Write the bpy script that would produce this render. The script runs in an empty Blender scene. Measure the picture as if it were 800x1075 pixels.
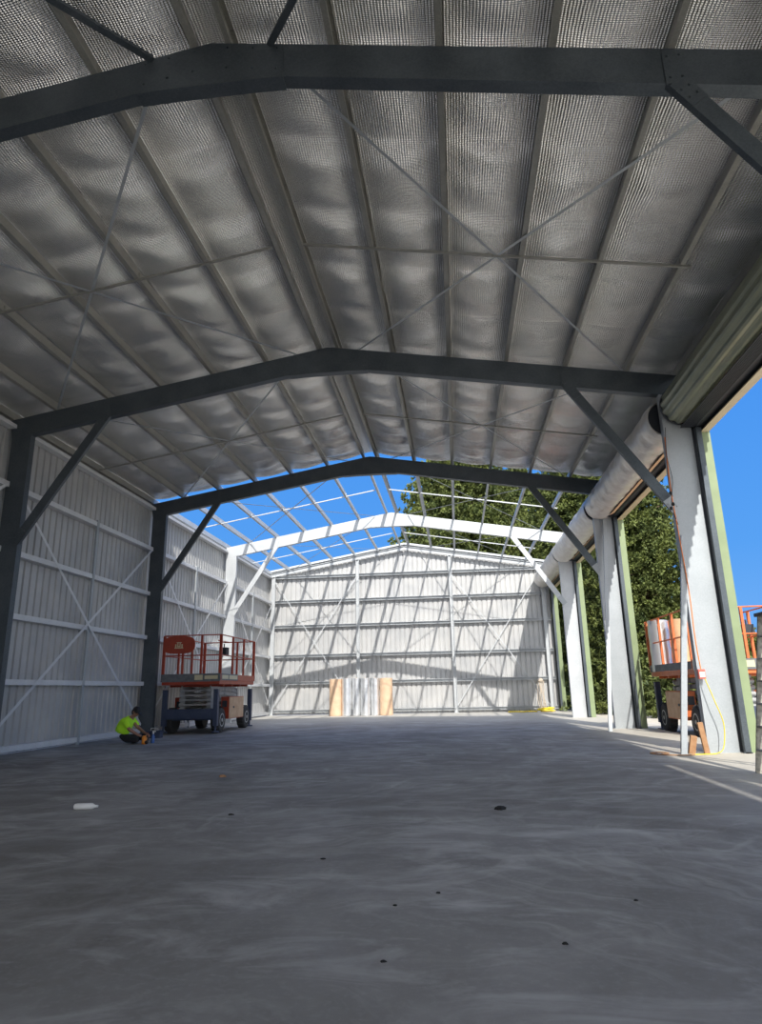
import bpy, bmesh, math, random
import numpy as np
from mathutils import Vector, Matrix, Quaternion
random.seed(7); RNG = np.random.default_rng(11)
V = Vector; PI = math.pi
scene = bpy.context.scene; COL = scene.collection

# ------------------------------------------------------------------ materials
def mat(name, col, rough=.6, metal=0., bump=None, var=None, spec=None):
    m = bpy.data.materials.new(name); m.use_nodes = True
    nt = m.node_tree; b = nt.nodes['Principled BSDF']
    b.inputs['Base Color'].default_value = (*col, 1)
    b.inputs['Roughness'].default_value = rough
    b.inputs['Metallic'].default_value = metal
    if spec is not None: b.inputs['Specular IOR Level'].default_value = spec
    tc = nt.nodes.new('ShaderNodeTexCoord')
    if var:   # (scale, other colour, detail)
        n = nt.nodes.new('ShaderNodeTexNoise'); n.inputs['Scale'].default_value = var[0]
        n.inputs['Detail'].default_value = var[2] if len(var) > 2 else 4
        nt.links.new(tc.outputs['Object'], n.inputs['Vector'])
        r = nt.nodes.new('ShaderNodeValToRGB')
        r.color_ramp.elements[0].position = .32; r.color_ramp.elements[1].position = .68
        r.color_ramp.elements[0].color = (*col, 1); r.color_ramp.elements[1].color = (*var[1], 1)
        nt.links.new(n.outputs['Fac'], r.inputs['Fac']); nt.links.new(r.outputs['Color'], b.inputs['Base Color'])
    if bump:
        n2 = nt.nodes.new('ShaderNodeTexNoise'); n2.inputs['Scale'].default_value = bump[0]
        n2.inputs['Detail'].default_value = 5
        nt.links.new(tc.outputs['Object'], n2.inputs['Vector'])
        bp = nt.nodes.new('ShaderNodeBump'); bp.inputs['Strength'].default_value = bump[1]; bp.inputs['Distance'].default_value = .02
        nt.links.new(n2.outputs['Fac'], bp.inputs['Height']); nt.links.new(bp.outputs['Normal'], b.inputs['Normal'])
    return m

M = {}
def galv(name, c1, c2, metal=.35, rough=.5):
    m = bpy.data.materials.new(name); m.use_nodes = True
    nt = m.node_tree; b = nt.nodes['Principled BSDF']
    tc = nt.nodes.new('ShaderNodeTexCoord')
    v = nt.nodes.new('ShaderNodeTexVoronoi'); v.inputs['Scale'].default_value = 60
    n = nt.nodes.new('ShaderNodeTexNoise'); n.inputs['Scale'].default_value = 2.2; n.inputs['Detail'].default_value = 6
    nt.links.new(tc.outputs['Object'], v.inputs['Vector']); nt.links.new(tc.outputs['Object'], n.inputs['Vector'])
    mx = nt.nodes.new('ShaderNodeMath'); mx.operation = 'MULTIPLY_ADD'; mx.inputs[1].default_value = .22
    sep = nt.nodes.new('ShaderNodeSeparateColor'); nt.links.new(v.outputs['Color'], sep.inputs[0])
    nt.links.new(sep.outputs[0], mx.inputs[0])
    m2 = nt.nodes.new('ShaderNodeMath'); m2.operation = 'MULTIPLY'; m2.inputs[1].default_value = .75
    nt.links.new(n.outputs['Fac'], m2.inputs[0]); nt.links.new(m2.outputs[0], mx.inputs[2])
    r = nt.nodes.new('ShaderNodeValToRGB'); r.color_ramp.elements[0].position = .25; r.color_ramp.elements[1].position = .8
    r.color_ramp.elements[0].color = (*c1, 1); r.color_ramp.elements[1].color = (*c2, 1)
    nt.links.new(mx.outputs[0], r.inputs['Fac']); nt.links.new(r.outputs['Color'], b.inputs['Base Color'])
    b.inputs['Metallic'].default_value = metal; b.inputs['Roughness'].default_value = rough
    return m
M['galv'] = galv('shaded_galvanised_steel', (.070, .084, .098), (.125, .145, .160), .6, .45)  # same steel as below, roof shade put into its dark colour
M['galv_mid'] = galv('part_lit_galvanised_steel', (.36, .39, .41), (.46, .49, .51), .3, .5)  # mid copy of the frame steel, light from the doors put into its tone
M['purlin'] = galv('shaded_purlin_steel', (.26, .26, .235), (.38, .375, .34), .4, .45)  # purlins under the roof, shade put into the steel colour
M['galv_sunlit'] = galv('sunlit_galvanised_steel', (.46, .48, .50), (.60, .62, .63), .25, .45)  # sunlit copy of the frame steel, brightness put into the colour
M['strap'] = galv('bright_strap', (.62, .63, .64), (.76, .77, .78), .15, .5)
M['sheet'] = mat('zincalume_sheet', (.43, .435, .44), .45, .3, var=(1.3, (.53, .525, .515)))
M['green'] = mat('pale_green_flashing', (.235, .295, .155), .5, 0, var=(3, (.27, .335, .18)))
M['dark'] = mat('dark_steel', (.035, .04, .05), .5, .2)
M['cream'] = mat('bounce_lit_flashing', (.70, .58, .38), .5, var=(4, (.62, .52, .34)))  # cream tone is bounce light put into the steel flashing's colour
M['card'] = mat('tan_cardboard', (.62, .38, .20), .8, var=(6, (.70, .46, .27)))
M['peach'] = mat('peach_kraft_paper', (.64, .42, .27), .8, var=(4, (.70, .50, .34)))
M['orange'] = mat('shaded_orange_paint', (.40, .055, .022), .45, var=(5, (.33, .045, .02)))  # indoor copy of the lift's orange, shade put into the colour
M['outorange'] = mat('sunlit_orange_paint', (.66, .17, .045), .5, var=(5, (.58, .14, .04)))  # outdoor copy of the same orange, sunlight put into the colour
M['beige'] = mat('beige_cover', (.62, .42, .26), .6, var=(5, (.50, .30, .17)))  # pale beige outer face of the side trays
M['navy'] = mat('dark_blue_chassis_paint', (.03, .045, .09), .5, var=(4, (.045, .06, .11)))
M['scissor'] = mat('grey_scissor_arms', (.42, .43, .43), .5, .1, var=(6, (.32, .33, .34)))
M['rubber'] = mat('tyre_rubber', (.035, .035, .035), .85, bump=(30, .4))
M['rim'] = mat('wheel_rim', (.42, .42, .40), .5, .2)
M['mesh'] = mat('grey_toeboard', (.11, .12, .13), .6, var=(9, (.16, .17, .18)))
M['decal'] = mat('cream_decal', (.62, .55, .36), .6)
M['hivis'] = mat('hi_vis_cloth', (.50, .95, .03), .8, bump=(14, .5))
M['trouser'] = mat('dark_trousers', (.018, .018, .022), .85, bump=(16, .4))
M['cap'] = mat('black_cap', (.014, .014, .016), .7)
M['skin'] = mat('skin', (.30, .15, .10), .55)
M['boot'] = mat('boot_leather', (.05, .035, .025), .7)
M['cord'] = mat('orange_cord', (.85, .25, .06), .5)
M['yellow'] = mat('yellow_hose', (.80, .62, .04), .5)
M['red'] = mat('red_plastic', (.70, .16, .12), .5)
M['white'] = mat('white_plastic', (.75, .75, .74), .4)
M['bluep'] = mat('blue_plastic', (.06, .14, .40), .4)
M['bucket'] = mat('orange_plastic', (.80, .28, .03), .5)
M['timber'] = mat('timber_offcut', (.33, .17, .08), .8, var=(12, (.44, .25, .13)))
M['bark'] = mat('bark', (.16, .10, .065), .9, bump=(8, .8), var=(5, (.24, .17, .12)))
M['black'] = mat('black_rubbish', (.012, .012, .012), .8)
M['aged'] = mat('weathered_ladder', (.20, .19, .17), .7, var=(18, (.42, .40, .34)))
M['rope'] = mat('pale_rope', (.48, .40, .32), .9, var=(20, (.60, .52, .42)))
M['door'] = mat('roller_curtain', (.24, .26, .19), .38, .35, var=(2, (.30, .31, .22)))
M['wrap'] = mat('protective_film', (.68, .64, .58), .35, .25, bump=(7, 1.0), var=(5, (.80, .77, .72)))

def foil_mat():
    m = bpy.data.materials.new('silver_foil_blanket'); m.use_nodes = True
    nt = m.node_tree; N = nt.nodes.new; L = nt.links.new; b = nt.nodes['Principled BSDF']
    tc = N('ShaderNodeTexCoord')
    b.inputs['Metallic'].default_value = .95; b.inputs['Roughness'].default_value = .17
    n = N('ShaderNodeTexNoise'); n.inputs['Scale'].default_value = 1.1; n.inputs['Detail'].default_value = 5
    L(tc.outputs['Object'], n.inputs['Vector'])
    r = N('ShaderNodeValToRGB'); r.color_ramp.elements[0].color = (.80, .80, .80, 1); r.color_ramp.elements[1].color = (.95, .94, .92, 1)
    L(n.outputs['Fac'], r.inputs['Fac']); L(r.outputs['Color'], b.inputs['Base Color'])
    # reinforcing scrim: fine bands both ways
    hs = []
    for d, sc in (('X', 9), ('Y', 13)):
        w = N('ShaderNodeTexWave'); w.bands_direction = d; w.inputs['Scale'].default_value = sc; w.inputs['Distortion'].default_value = 1.2
        w.inputs['Detail'].default_value = 2; w.inputs['Detail Scale'].default_value = 2
        L(tc.outputs['Object'], w.inputs['Vector']); hs.append(w)
    mx = N('ShaderNodeMath'); mx.operation = 'ADD'; L(hs[0].outputs['Fac'], mx.inputs[0]); L(hs[1].outputs['Fac'], mx.inputs[1])
    n2 = N('ShaderNodeTexNoise'); n2.inputs['Scale'].default_value = 5; n2.inputs['Detail'].default_value = 4
    L(tc.outputs['Object'], n2.inputs['Vector'])
    ma = N('ShaderNodeMath'); ma.operation = 'MULTIPLY_ADD'; ma.inputs[1].default_value = 1.6
    L(n2.outputs['Fac'], ma.inputs[0]); L(mx.outputs[0], ma.inputs[2])
    bp = N('ShaderNodeBump'); bp.inputs['Strength'].default_value = .85; bp.inputs['Distance'].default_value = .011
    L(ma.outputs[0], bp.inputs['Height']); L(bp.outputs['Normal'], b.inputs['Normal'])
    return m
M['foil'] = foil_mat()
M['foilroll'] = mat('foil_roll_skin', (.78, .79, .80), .3, .7, bump=(5, .3))

def concrete_mat():
    m = bpy.data.materials.new('power_floated_concrete'); m.use_nodes = True
    nt = m.node_tree; N = nt.nodes.new; L = nt.links.new; b = nt.nodes['Principled BSDF']
    tc = N('ShaderNodeTexCoord')
    def noise(scale, det, vec=None, dist=0):
        n = N('ShaderNodeTexNoise'); n.inputs['Scale'].default_value = scale; n.inputs['Detail'].default_value = det
        n.inputs['Distortion'].default_value = dist; n.inputs['Roughness'].default_value = .62; L(vec or tc.outputs['Object'], n.inputs['Vector']); return n
    def ramp(src, p0, p1, c0=(0, 0, 0), c1=(1, 1, 1)):
        r = N('ShaderNodeValToRGB'); r.color_ramp.elements[0].position = p0; r.color_ramp.elements[1].position = p1
        r.color_ramp.elements[0].color = (*c0, 1); r.color_ramp.elements[1].color = (*c1, 1); L(src, r.inputs['Fac']); return r
    base = ramp(noise(.45, 8, dist=.6).outputs['Fac'], .30, .72, (.17, .16, .148), (.34, .33, .32))
    col = base.outputs['Color']
    # trowel arcs: rings about several centres, masked by broad noise
    def math_(op, a, b_=None):
        m_ = N('ShaderNodeMath'); m_.operation = op
        for k, q in enumerate((a, b_)):
            if q is None: continue
            if isinstance(q, (int, float)): m_.inputs[k].default_value = q
            else: L(q, m_.inputs[k])
        return m_.outputs[0]
    warp = noise(.6, 3).outputs['Fac']
    for (cx, cy, fr, seed) in ((-3.0, 10.5, 3.2, 0.), (3.2, 6.2, 2.6, 3.), (-1.2, 2.2, 3.6, 7.), (-5.5, 15, 2.2, 11.)):
        sp = N('ShaderNodeSeparateXYZ'); L(tc.outputs['Object'], sp.inputs[0])
        dx = math_('SUBTRACT', sp.outputs['X'], cx); dy = math_('SUBTRACT', sp.outputs['Y'], cy)
        rad = math_('SQRT', math_('ADD', math_('MULTIPLY', dx, dx), math_('MULTIPLY', dy, dy)))
        rad = math_('ADD', rad, math_('MULTIPLY', warp, 1.6)); th = math_('ARCTAN2', dy, dx)
        cb = N('ShaderNodeCombineXYZ'); L(math_('MULTIPLY', rad, fr), cb.inputs[0]); L(math_('MULTIPLY', th, .9), cb.inputs[1]); cb.inputs[2].default_value = seed
        fine = ramp(noise(1.6, 7, cb.outputs[0], .3).outputs['Fac'], .50, .74)
        mp2 = N('ShaderNodeMapping'); mp2.inputs['Location'].default_value = (seed * 3.1, seed, seed); L(tc.outputs['Object'], mp2.inputs['Vector'])
        msk = ramp(noise(.30, 4, mp2.outputs['Vector'], .8).outputs['Fac'], .44, .62)
        mu2 = math_('MULTIPLY', math_('MULTIPLY', msk.outputs['Color'], fine.outputs['Color']), .42)
        mix = N('ShaderNodeMix'); mix.data_type = 'RGBA'; L(mu2, mix.inputs['Factor']); L(col, mix.inputs['A'])
        mix.inputs['B'].default_value = (.66, .65, .62, 1); col = mix.outputs['Result']
    # dusty scuffs, stretched
    mp3 = N('ShaderNodeMapping'); mp3.inputs['Scale'].default_value = (.9, 1.9, 1); mp3.inputs['Rotation'].default_value = (0, 0, .5); L(tc.outputs['Object'], mp3.inputs['Vector'])
    sc = ramp(noise(1.2, 9, mp3.outputs['Vector'], 1.0).outputs['Fac'], .50, .70)
    s2 = N('ShaderNodeMath'); s2.operation = 'MULTIPLY'; s2.inputs[1].default_value = .55; L(sc.outputs['Color'], s2.inputs[0])
    mix = N('ShaderNodeMix'); mix.data_type = 'RGBA'; L(s2.outputs[0], mix.inputs['Factor']); L(col, mix.inputs['A']); mix.inputs['B'].default_value = (.58, .57, .56, 1); col = mix.outputs['Result']
    # dark blotches
    dk = ramp(noise(.9, 7, dist=.5).outputs['Fac'], .58, .78)
    s3 = N('ShaderNodeMath'); s3.operation = 'MULTIPLY'; s3.inputs[1].default_value = .7; L(dk.outputs['Color'], s3.inputs[0])
    mix = N('ShaderNodeMix'); mix.data_type = 'RGBA'; L(s3.outputs[0], mix.inputs['Factor']); L(col, mix.inputs['A']); mix.inputs['B'].default_value = (.14, .13, .12, 1); col = mix.outputs['Result']
    # fine dusty speckle and larger dirty patches
    sp1 = ramp(noise(22, 6, dist=.4).outputs['Fac'], .50, .78)
    s4 = math_('MULTIPLY', sp1.outputs['Color'], .35)
    mix = N('ShaderNodeMix'); mix.data_type = 'RGBA'; L(s4, mix.inputs['Factor']); L(col, mix.inputs['A']); mix.inputs['B'].default_value = (.42, .41, .40, 1); col = mix.outputs['Result']
    mp5 = N('ShaderNodeMapping'); mp5.inputs['Location'].default_value = (11, 4, 2); mp5.inputs['Scale'].default_value = (1, .6, 1); L(tc.outputs['Object'], mp5.inputs['Vector'])
    sp2 = ramp(noise(.28, 9, mp5.outputs['Vector'], 1.4).outputs['Fac'], .46, .66)
    s5 = math_('MULTIPLY', sp2.outputs['Color'], .6)
    mix = N('ShaderNodeMix'); mix.data_type = 'RGBA'; L(s5, mix.inputs['Factor']); L(col, mix.inputs['A']); mix.inputs['B'].default_value = (.155, .142, .128, 1); col = mix.outputs['Result']
    # same concrete by the doors, paler: sunlit strip put into its colour
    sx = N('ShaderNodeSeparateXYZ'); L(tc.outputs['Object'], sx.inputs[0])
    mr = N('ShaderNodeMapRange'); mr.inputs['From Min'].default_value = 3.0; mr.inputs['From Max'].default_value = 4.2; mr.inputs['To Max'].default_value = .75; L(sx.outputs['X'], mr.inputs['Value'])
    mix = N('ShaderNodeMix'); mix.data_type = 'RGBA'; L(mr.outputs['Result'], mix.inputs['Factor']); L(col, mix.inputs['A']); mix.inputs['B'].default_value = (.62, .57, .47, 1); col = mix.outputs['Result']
    my = N('ShaderNodeMapRange'); my.inputs['From Min'].default_value = 22; my.inputs['From Max'].default_value = 31; my.inputs['To Max'].default_value = .7; L(sx.outputs['Y'], my.inputs['Value'])  # far floor paler: sunlight of the unroofed bays put into the colour
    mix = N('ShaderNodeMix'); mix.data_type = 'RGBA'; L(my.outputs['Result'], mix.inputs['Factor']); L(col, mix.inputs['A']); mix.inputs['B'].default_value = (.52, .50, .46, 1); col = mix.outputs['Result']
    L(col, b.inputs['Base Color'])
    rr = ramp(noise(2, 6).outputs['Fac'], .3, .7, (.55, .55, .55), (.8, .8, .8)); L(rr.outputs['Color'], b.inputs['Roughness'])
    b.inputs['Specular IOR Level'].default_value = .3
    bp = N('ShaderNodeBump'); bp.inputs['Strength'].default_value = .15; bp.inputs['Distance'].default_value = .01
    L(noise(9, 8).outputs['Fac'], bp.inputs['Height']); L(bp.outputs['Normal'], b.inputs['Normal'])
    return m
M['concrete'] = concrete_mat()
M['dirt'] = mat('pale_dirt', (.55, .49, .40), .95, bump=(3, .6), var=(.7, (.66, .61, .52), 8))

def leaf_mat():
    m = bpy.data.materials.new('pine_needles'); m.use_nodes = True
    nt = m.node_tree; N = nt.nodes.new; L = nt.links.new; b = nt.nodes['Principled BSDF']
    tc = N('ShaderNodeTexCoord'); n = N('ShaderNodeTexNoise'); n.inputs['Scale'].default_value = 1.3; n.inputs['Detail'].default_value = 6
    L(tc.outputs['Object'], n.inputs['Vector'])
    r = N('ShaderNodeValToRGB'); r.color_ramp.elements[0].position = .35; r.color_ramp.elements[1].position = .68
    r.color_ramp.elements[0].color = (.06, .085, .028, 1); r.color_ramp.elements[1].color = (.23, .265, .075, 1)
    L(n.outputs['Fac'], r.inputs['Fac']); L(r.outputs['Color'], b.inputs['Base Color'])
    b.inputs['Roughness'].default_value = .6; b.inputs['Specular IOR Level'].default_value = .25
    return m
M['leaf'] = leaf_mat()

# ------------------------------------------------------------------ mesh helpers
class MB:
    def __init__(s): s.v = []; s.f = []; s.mi = []; s.cur = 0
    def add(s, vs, fs):
        o = len(s.v); s.v += [tuple(v) for v in vs]; s.f += [tuple(i + o for i in f) for f in fs]; s.mi += [s.cur] * len(fs); return s
    def box(s, x0, x1, y0, y1, z0, z1):
        vs = [(x0, y0, z0), (x1, y0, z0), (x1, y1, z0), (x0, y1, z0), (x0, y0, z1), (x1, y0, z1), (x1, y1, z1), (x0, y1, z1)]
        return s.add(vs, [(0, 3, 2, 1), (4, 5, 6, 7), (0, 1, 5, 4), (1, 2, 6, 5), (2, 3, 7, 6), (3, 0, 4, 7)])
    def sect(s, a, b, prof, u, v=None):
        """extrude closed 2-D outline prof (along u, v) from a to b"""
        a = V(a); b = V(b); w = (b - a).normalized(); u = V(u)
        u = (u - w * u.dot(w)).normalized(); vv = w.cross(u)
        if v is not None and vv.dot(V(v)) < 0: vv = -vv
        n = len(prof); vs = [a + u * p + vv * q for p, q in prof] + [b + u * p + vv * q for p, q in prof]
        fs = [(i, (i + 1) % n, (i + 1) % n + n, i + n) for i in range(n)] + [tuple(range(n))[::-1], tuple(range(n, 2 * n))]
        return s.add(vs, fs)
    def bar(s, a, b, wu, wv, u=(0, 0, 1)):
        h, k = wu / 2, wv / 2
        return s.sect(a, b, [(-h, -k), (h, -k), (h, k), (-h, k)], u)
    def tube(s, pts, r, n=8, closed_caps=True):
        pts = [V(p) for p in pts]; rs = r if isinstance(r, (list, tuple)) else [r] * len(pts)
        vs = []; up = V((0.13, .21, 1)).normalized(); prevu = None
        for i, p in enumerate(pts):
            t = (pts[min(i + 1, len(pts) - 1)] - pts[max(i - 1, 0)]).normalized()
            if prevu is None:
                u = t.cross(up)
                if u.length < .05: u = t.cross(V((1, 0, 0)))
            else: u = prevu - t * prevu.dot(t)
            u.normalize(); prevu = u; w = t.cross(u)
            for k in range(n):
                a = 2 * PI * k / n; vs.append(p + (u * math.cos(a) + w * math.sin(a)) * rs[i])
        fs = []
        for i in range(len(pts) - 1):
            for k in range(n):
                k2 = (k + 1) % n; fs.append((i * n + k, i * n + k2, (i + 1) * n + k2, (i + 1) * n + k))
        if closed_caps: fs += [tuple(range(n))[::-1], tuple(range((len(pts) - 1) * n, len(pts) * n))]
        return s.add(vs, fs)
    def cyl(s, a, b, r, n=20, r2=None): return s.tube([a, b], [r, r if r2 is None else r2], n)
    def lathe(s, c, prof, n=24, axis='z'):
        """prof: list of (r, h)"""
        vs = []
        for r, h in prof:
            for k in range(n):
                a = 2 * PI * k / n; x, y = r * math.cos(a), r * math.sin(a)
                q = (x, y, h) if axis == 'z' else ((h, x, y) if axis == 'x' else (x, h, y))
                vs.append((c[0] + q[0], c[1] + q[1], c[2] + q[2]))
        fs = []
        for i in range(len(prof) - 1):
            for k in range(n):
                k2 = (k + 1) % n; fs.append((i * n + k, i * n + k2, (i + 1) * n + k2, (i + 1) * n + k))
        fs += [tuple(range(n))[::-1], tuple(range((len(prof) - 1) * n, len(prof) * n))]
        return s.add(vs, fs)
    def ell(s, c, r, n=14, m=9):
        vs = [(c[0], c[1], c[2] + r[2])]
        for i in range(1, m):
            t = PI * i / m
            for k in range(n):
                a = 2 * PI * k / n; vs.append((c[0] + r[0] * math.sin(t) * math.cos(a), c[1] + r[1] * math.sin(t) * math.sin(a), c[2] + r[2] * math.cos(t)))
        vs.append((c[0], c[1], c[2] - r[2])); fs = [(0, 1 + k, 1 + (k + 1) % n) for k in range(n)]
        for i in range(m - 2):
            for k in range(n): fs.append((1 + i * n + k, 1 + (i + 1) * n + k, 1 + (i + 1) * n + (k + 1) % n, 1 + i * n + (k + 1) % n))
        e = len(vs) - 1; o = 1 + (m - 2) * n
        fs += [(e, o + (k + 1) % n, o + k) for k in range(n)]
        return s.add(vs, fs)
    def build(s, name, ms, parent=None, smooth=False, bevel=0, origin=None):
        me = bpy.data.meshes.new(name)
        org = V(origin) if origin is not None else V((0, 0, 0))
        me.from_pydata([tuple(V(v) - org) for v in s.v], [], s.f)
        ms = ms if isinstance(ms, (list, tuple)) else [ms]
        for q in ms: me.materials.append(M[q] if isinstance(q, str) else q)
        if len(ms) > 1: me.polygons.foreach_set('material_index', s.mi)
        bm = bmesh.new(); bm.from_mesh(me); bmesh.ops.recalc_face_normals(bm, faces=bm.faces); bm.to_mesh(me); bm.free()
        if smooth:
            me.polygons.foreach_set('use_smooth', [True] * len(me.polygons))
            me.set_sharp_from_angle(angle=math.radians(40))
        o = bpy.data.objects.new(name, me); COL.objects.link(o); o.location = org
        if parent: o.parent = parent; 
        if parent and origin is None: pass
        if bevel:
            b = o.modifiers.new('bevel', 'BEVEL'); b.width = bevel; b.segments = 2; b.limit_method = 'ANGLE'
        return o

def tag(o, label=None, cat=None, group=None, kind=None):
    if label: o['label'] = label
    if cat: o['category'] = cat
    if group: o['group'] = group
    if kind: o['kind'] = kind
    return o
def empty(name, label, cat, loc=(0, 0, 0), group=None, rz=0):
    o = bpy.data.objects.new(name, None); COL.objects.link(o); o.location = loc; o.rotation_euler = (0, 0, rz); o.empty_display_size = .2
    return tag(o, label, cat, group)
def copy_tree(o, parent=None):
    c = o.copy(); COL.objects.link(c); c.parent = parent
    for ch in list(o.children): copy_tree(ch, c)
    return c
def struct(o): o['kind'] = 'structure'; return o

# ------------------------------------------------------------------ shed dimensions (metres)
BAY = 7.104
Y = lambda k: 5.717 + (k - 1) * BAY
XR = -2.485                       # ridge
XLI, XLO = -9.235, -9.69          # left columns
XRI, XRO = 4.315, 4.845           # right columns
SL = .1712
zt = lambda x: 8.475 - SL * abs(x - XR)        # rafter top line
RD = .46                          # rafter depth
def cprof(D, F, t=.006, Lp=.02, o=0):
    return [(0, o), (F, o), (F, o + Lp), (F - t, o + Lp), (F - t, o + t), (t, o + t), (t, o + D - t), (F - t, o + D - t), (F - t, o + D - Lp), (F, o + D - Lp), (F, o + D), (0, o + D)]

BAYNAME = ['nearest roofed bay', 'second roofed bay', 'third roofed bay', 'first unroofed bay', 'last unroofed bay']
FRAME = {1: 'nearest portal frame, dark, right across the top of the view',
         2: 'dark portal frame in the middle of the foil roof, second from camera',
         3: 'dark portal frame at the edge where the foil roof stops',
         4: 'sunlit white portal frame under open sky before the end wall'}

# ---- setting: slab, ground, walls
b = MB(); b.box(-9.9, 5.35, -12, 34.4, -.25, 0); struct(b.build('floor', 'concrete'))
b = MB(); b.box(-160, 160, -120, 220, -.6, -.26)
b.box(5.35, 60, -60, 120, -.5, -.06); struct(b.build('ground', 'dirt'))

def sheet(name, p0, p1, zlo, zhi, out, pitch=.25, d=.042, m='sheet'):
    """ribbed vertical cladding from p0 to p1 (plan points); zhi may be a function of the plan point"""
    p0 = V(p0); p1 = V(p1); L = (p1 - p0).length; t = (p1 - p0) / L; out = V(out)
    prof = []; s = 0
    while s < L:
        for ds, o in ((0, 0), (.165, 0), (.182, 1), (.222, 1), (.239, 0)):
            if s + ds <= L: prof.append((s + ds, o))
        s += pitch
    prof.append((L, 0)); b = MB(); vs = []
    for s, o in prof:
        p = p0 + t * s; q = p + out * (o * d); z = zhi(p) if callable(zhi) else zhi
        vs += [(q.x, q.y, zlo), (q.x, q.y, z)]
    b.add(vs, [(2 * i, 2 * i + 2, 2 * i + 3, 2 * i + 1) for i in range(len(prof) - 1)])
    return struct(b.build(name, m))
sheet('wall_left', (-9.80, -9.0, 0), (-9.80, 34.28, 0), 0.01, 7.33, (-1, 0, 0))
sheet('wall_back', (-9.80, 34.28, 0), (4.86, 34.28, 0), 0.03, lambda p: zt(p.x) + .2, (0, 1, 0))
sheet('wall_right', (5.16, -9.0, 0), (5.16, 34.28, 0), 6.04, 7.30, (1, 0, 0), m='green')
sheet('wall_front', (-9.80, -9.0, 0), (-8.6, -9.0, 0), 0.0, lambda p: zt(p.x) + .2, (0, -1, 0))
sheet('wall_front', (-8.6, -9.0, 0), (4.3, -9.0, 0), 6.1, lambda p: zt(p.x) + .2, (0, -1, 0))  # opening left below is shaped to let unseen sunlight in behind the camera
sheet('wall_front', (4.3, -9.0, 0), (5.16, -9.0, 0), 0.0, lambda p: zt(p.x) + .2, (0, -1, 0))

# ---- foil-lined roof over the first bays
YR0, YR1 = -9.0, Y(3) + .15
PUR = [.20, 1.40, 2.61, 3.81, 5.02, 6.22, 7.22]
def foil_side(sgn):
    b = MB(); us = []
    edges = [0] + PUR + [7.45]
    for i in range(len(edges) - 1):
        n = 8 if i else 3
        for k in range(n): us.append((edges[i] + (edges[i + 1] - edges[i]) * k / n, math.sin(PI * k / n) if i else 0))
    us.append((edges[-1], 0))
    ny = int((YR1 - YR0) / .09); P = BAY / 5; vs = []
    for j in range(ny + 1):
        y = YR0 + (YR1 - YR0) * j / ny
        for u, sg in us:
            idx = math.floor((y - 5.7) / P + .0); fr = ((y - 5.7) / P) % 1
            wig = math.sin(u * 2.1 + idx * 1.7) * .25
            amp = .07 * sg * (.55 + .45 * math.sin(PI * ((fr + wig * .12) % 1)) * (1 + .5 * math.sin(idx * 2.3 + u)))
            amp += .04 * sg * abs(math.sin(PI * (fr + wig * .1)))
            rip = .014 * sg * math.sin(y * 9 + u * 1.3 + math.sin(u * 3) * 1.5)
            x = XR + sgn * u
            vs.append((x, y, zt(x) + .205 - amp - rip + (.012 * sg if fr < .08 else 0)))
    nu = len(us); fs = []
    for j in range(ny):
        for i in range(nu - 1): fs.append((j * nu + i, j * nu + i + 1, (j + 1) * nu + i + 1, (j + 1) * nu + i))
    b.add(vs, fs); o = b.build('ceiling', 'foil', smooth=True); struct(o)
for sgn in (-1, 1): foil_side(sgn)
b = MB()
for sgn in (-1, 1):
    xe = XR + sgn * 7.6
    b.sect((XR, YR0, zt(XR) + .235), (XR, YR1 + .04, zt(XR) + .235), [(0, 0), (7.6 * 1.0145, 0), (7.6 * 1.0145, .02), (0, .02)], (sgn, 0, -SL), (0, 0, 1))
struct(b.build('roof', 'sheet'))

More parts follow.
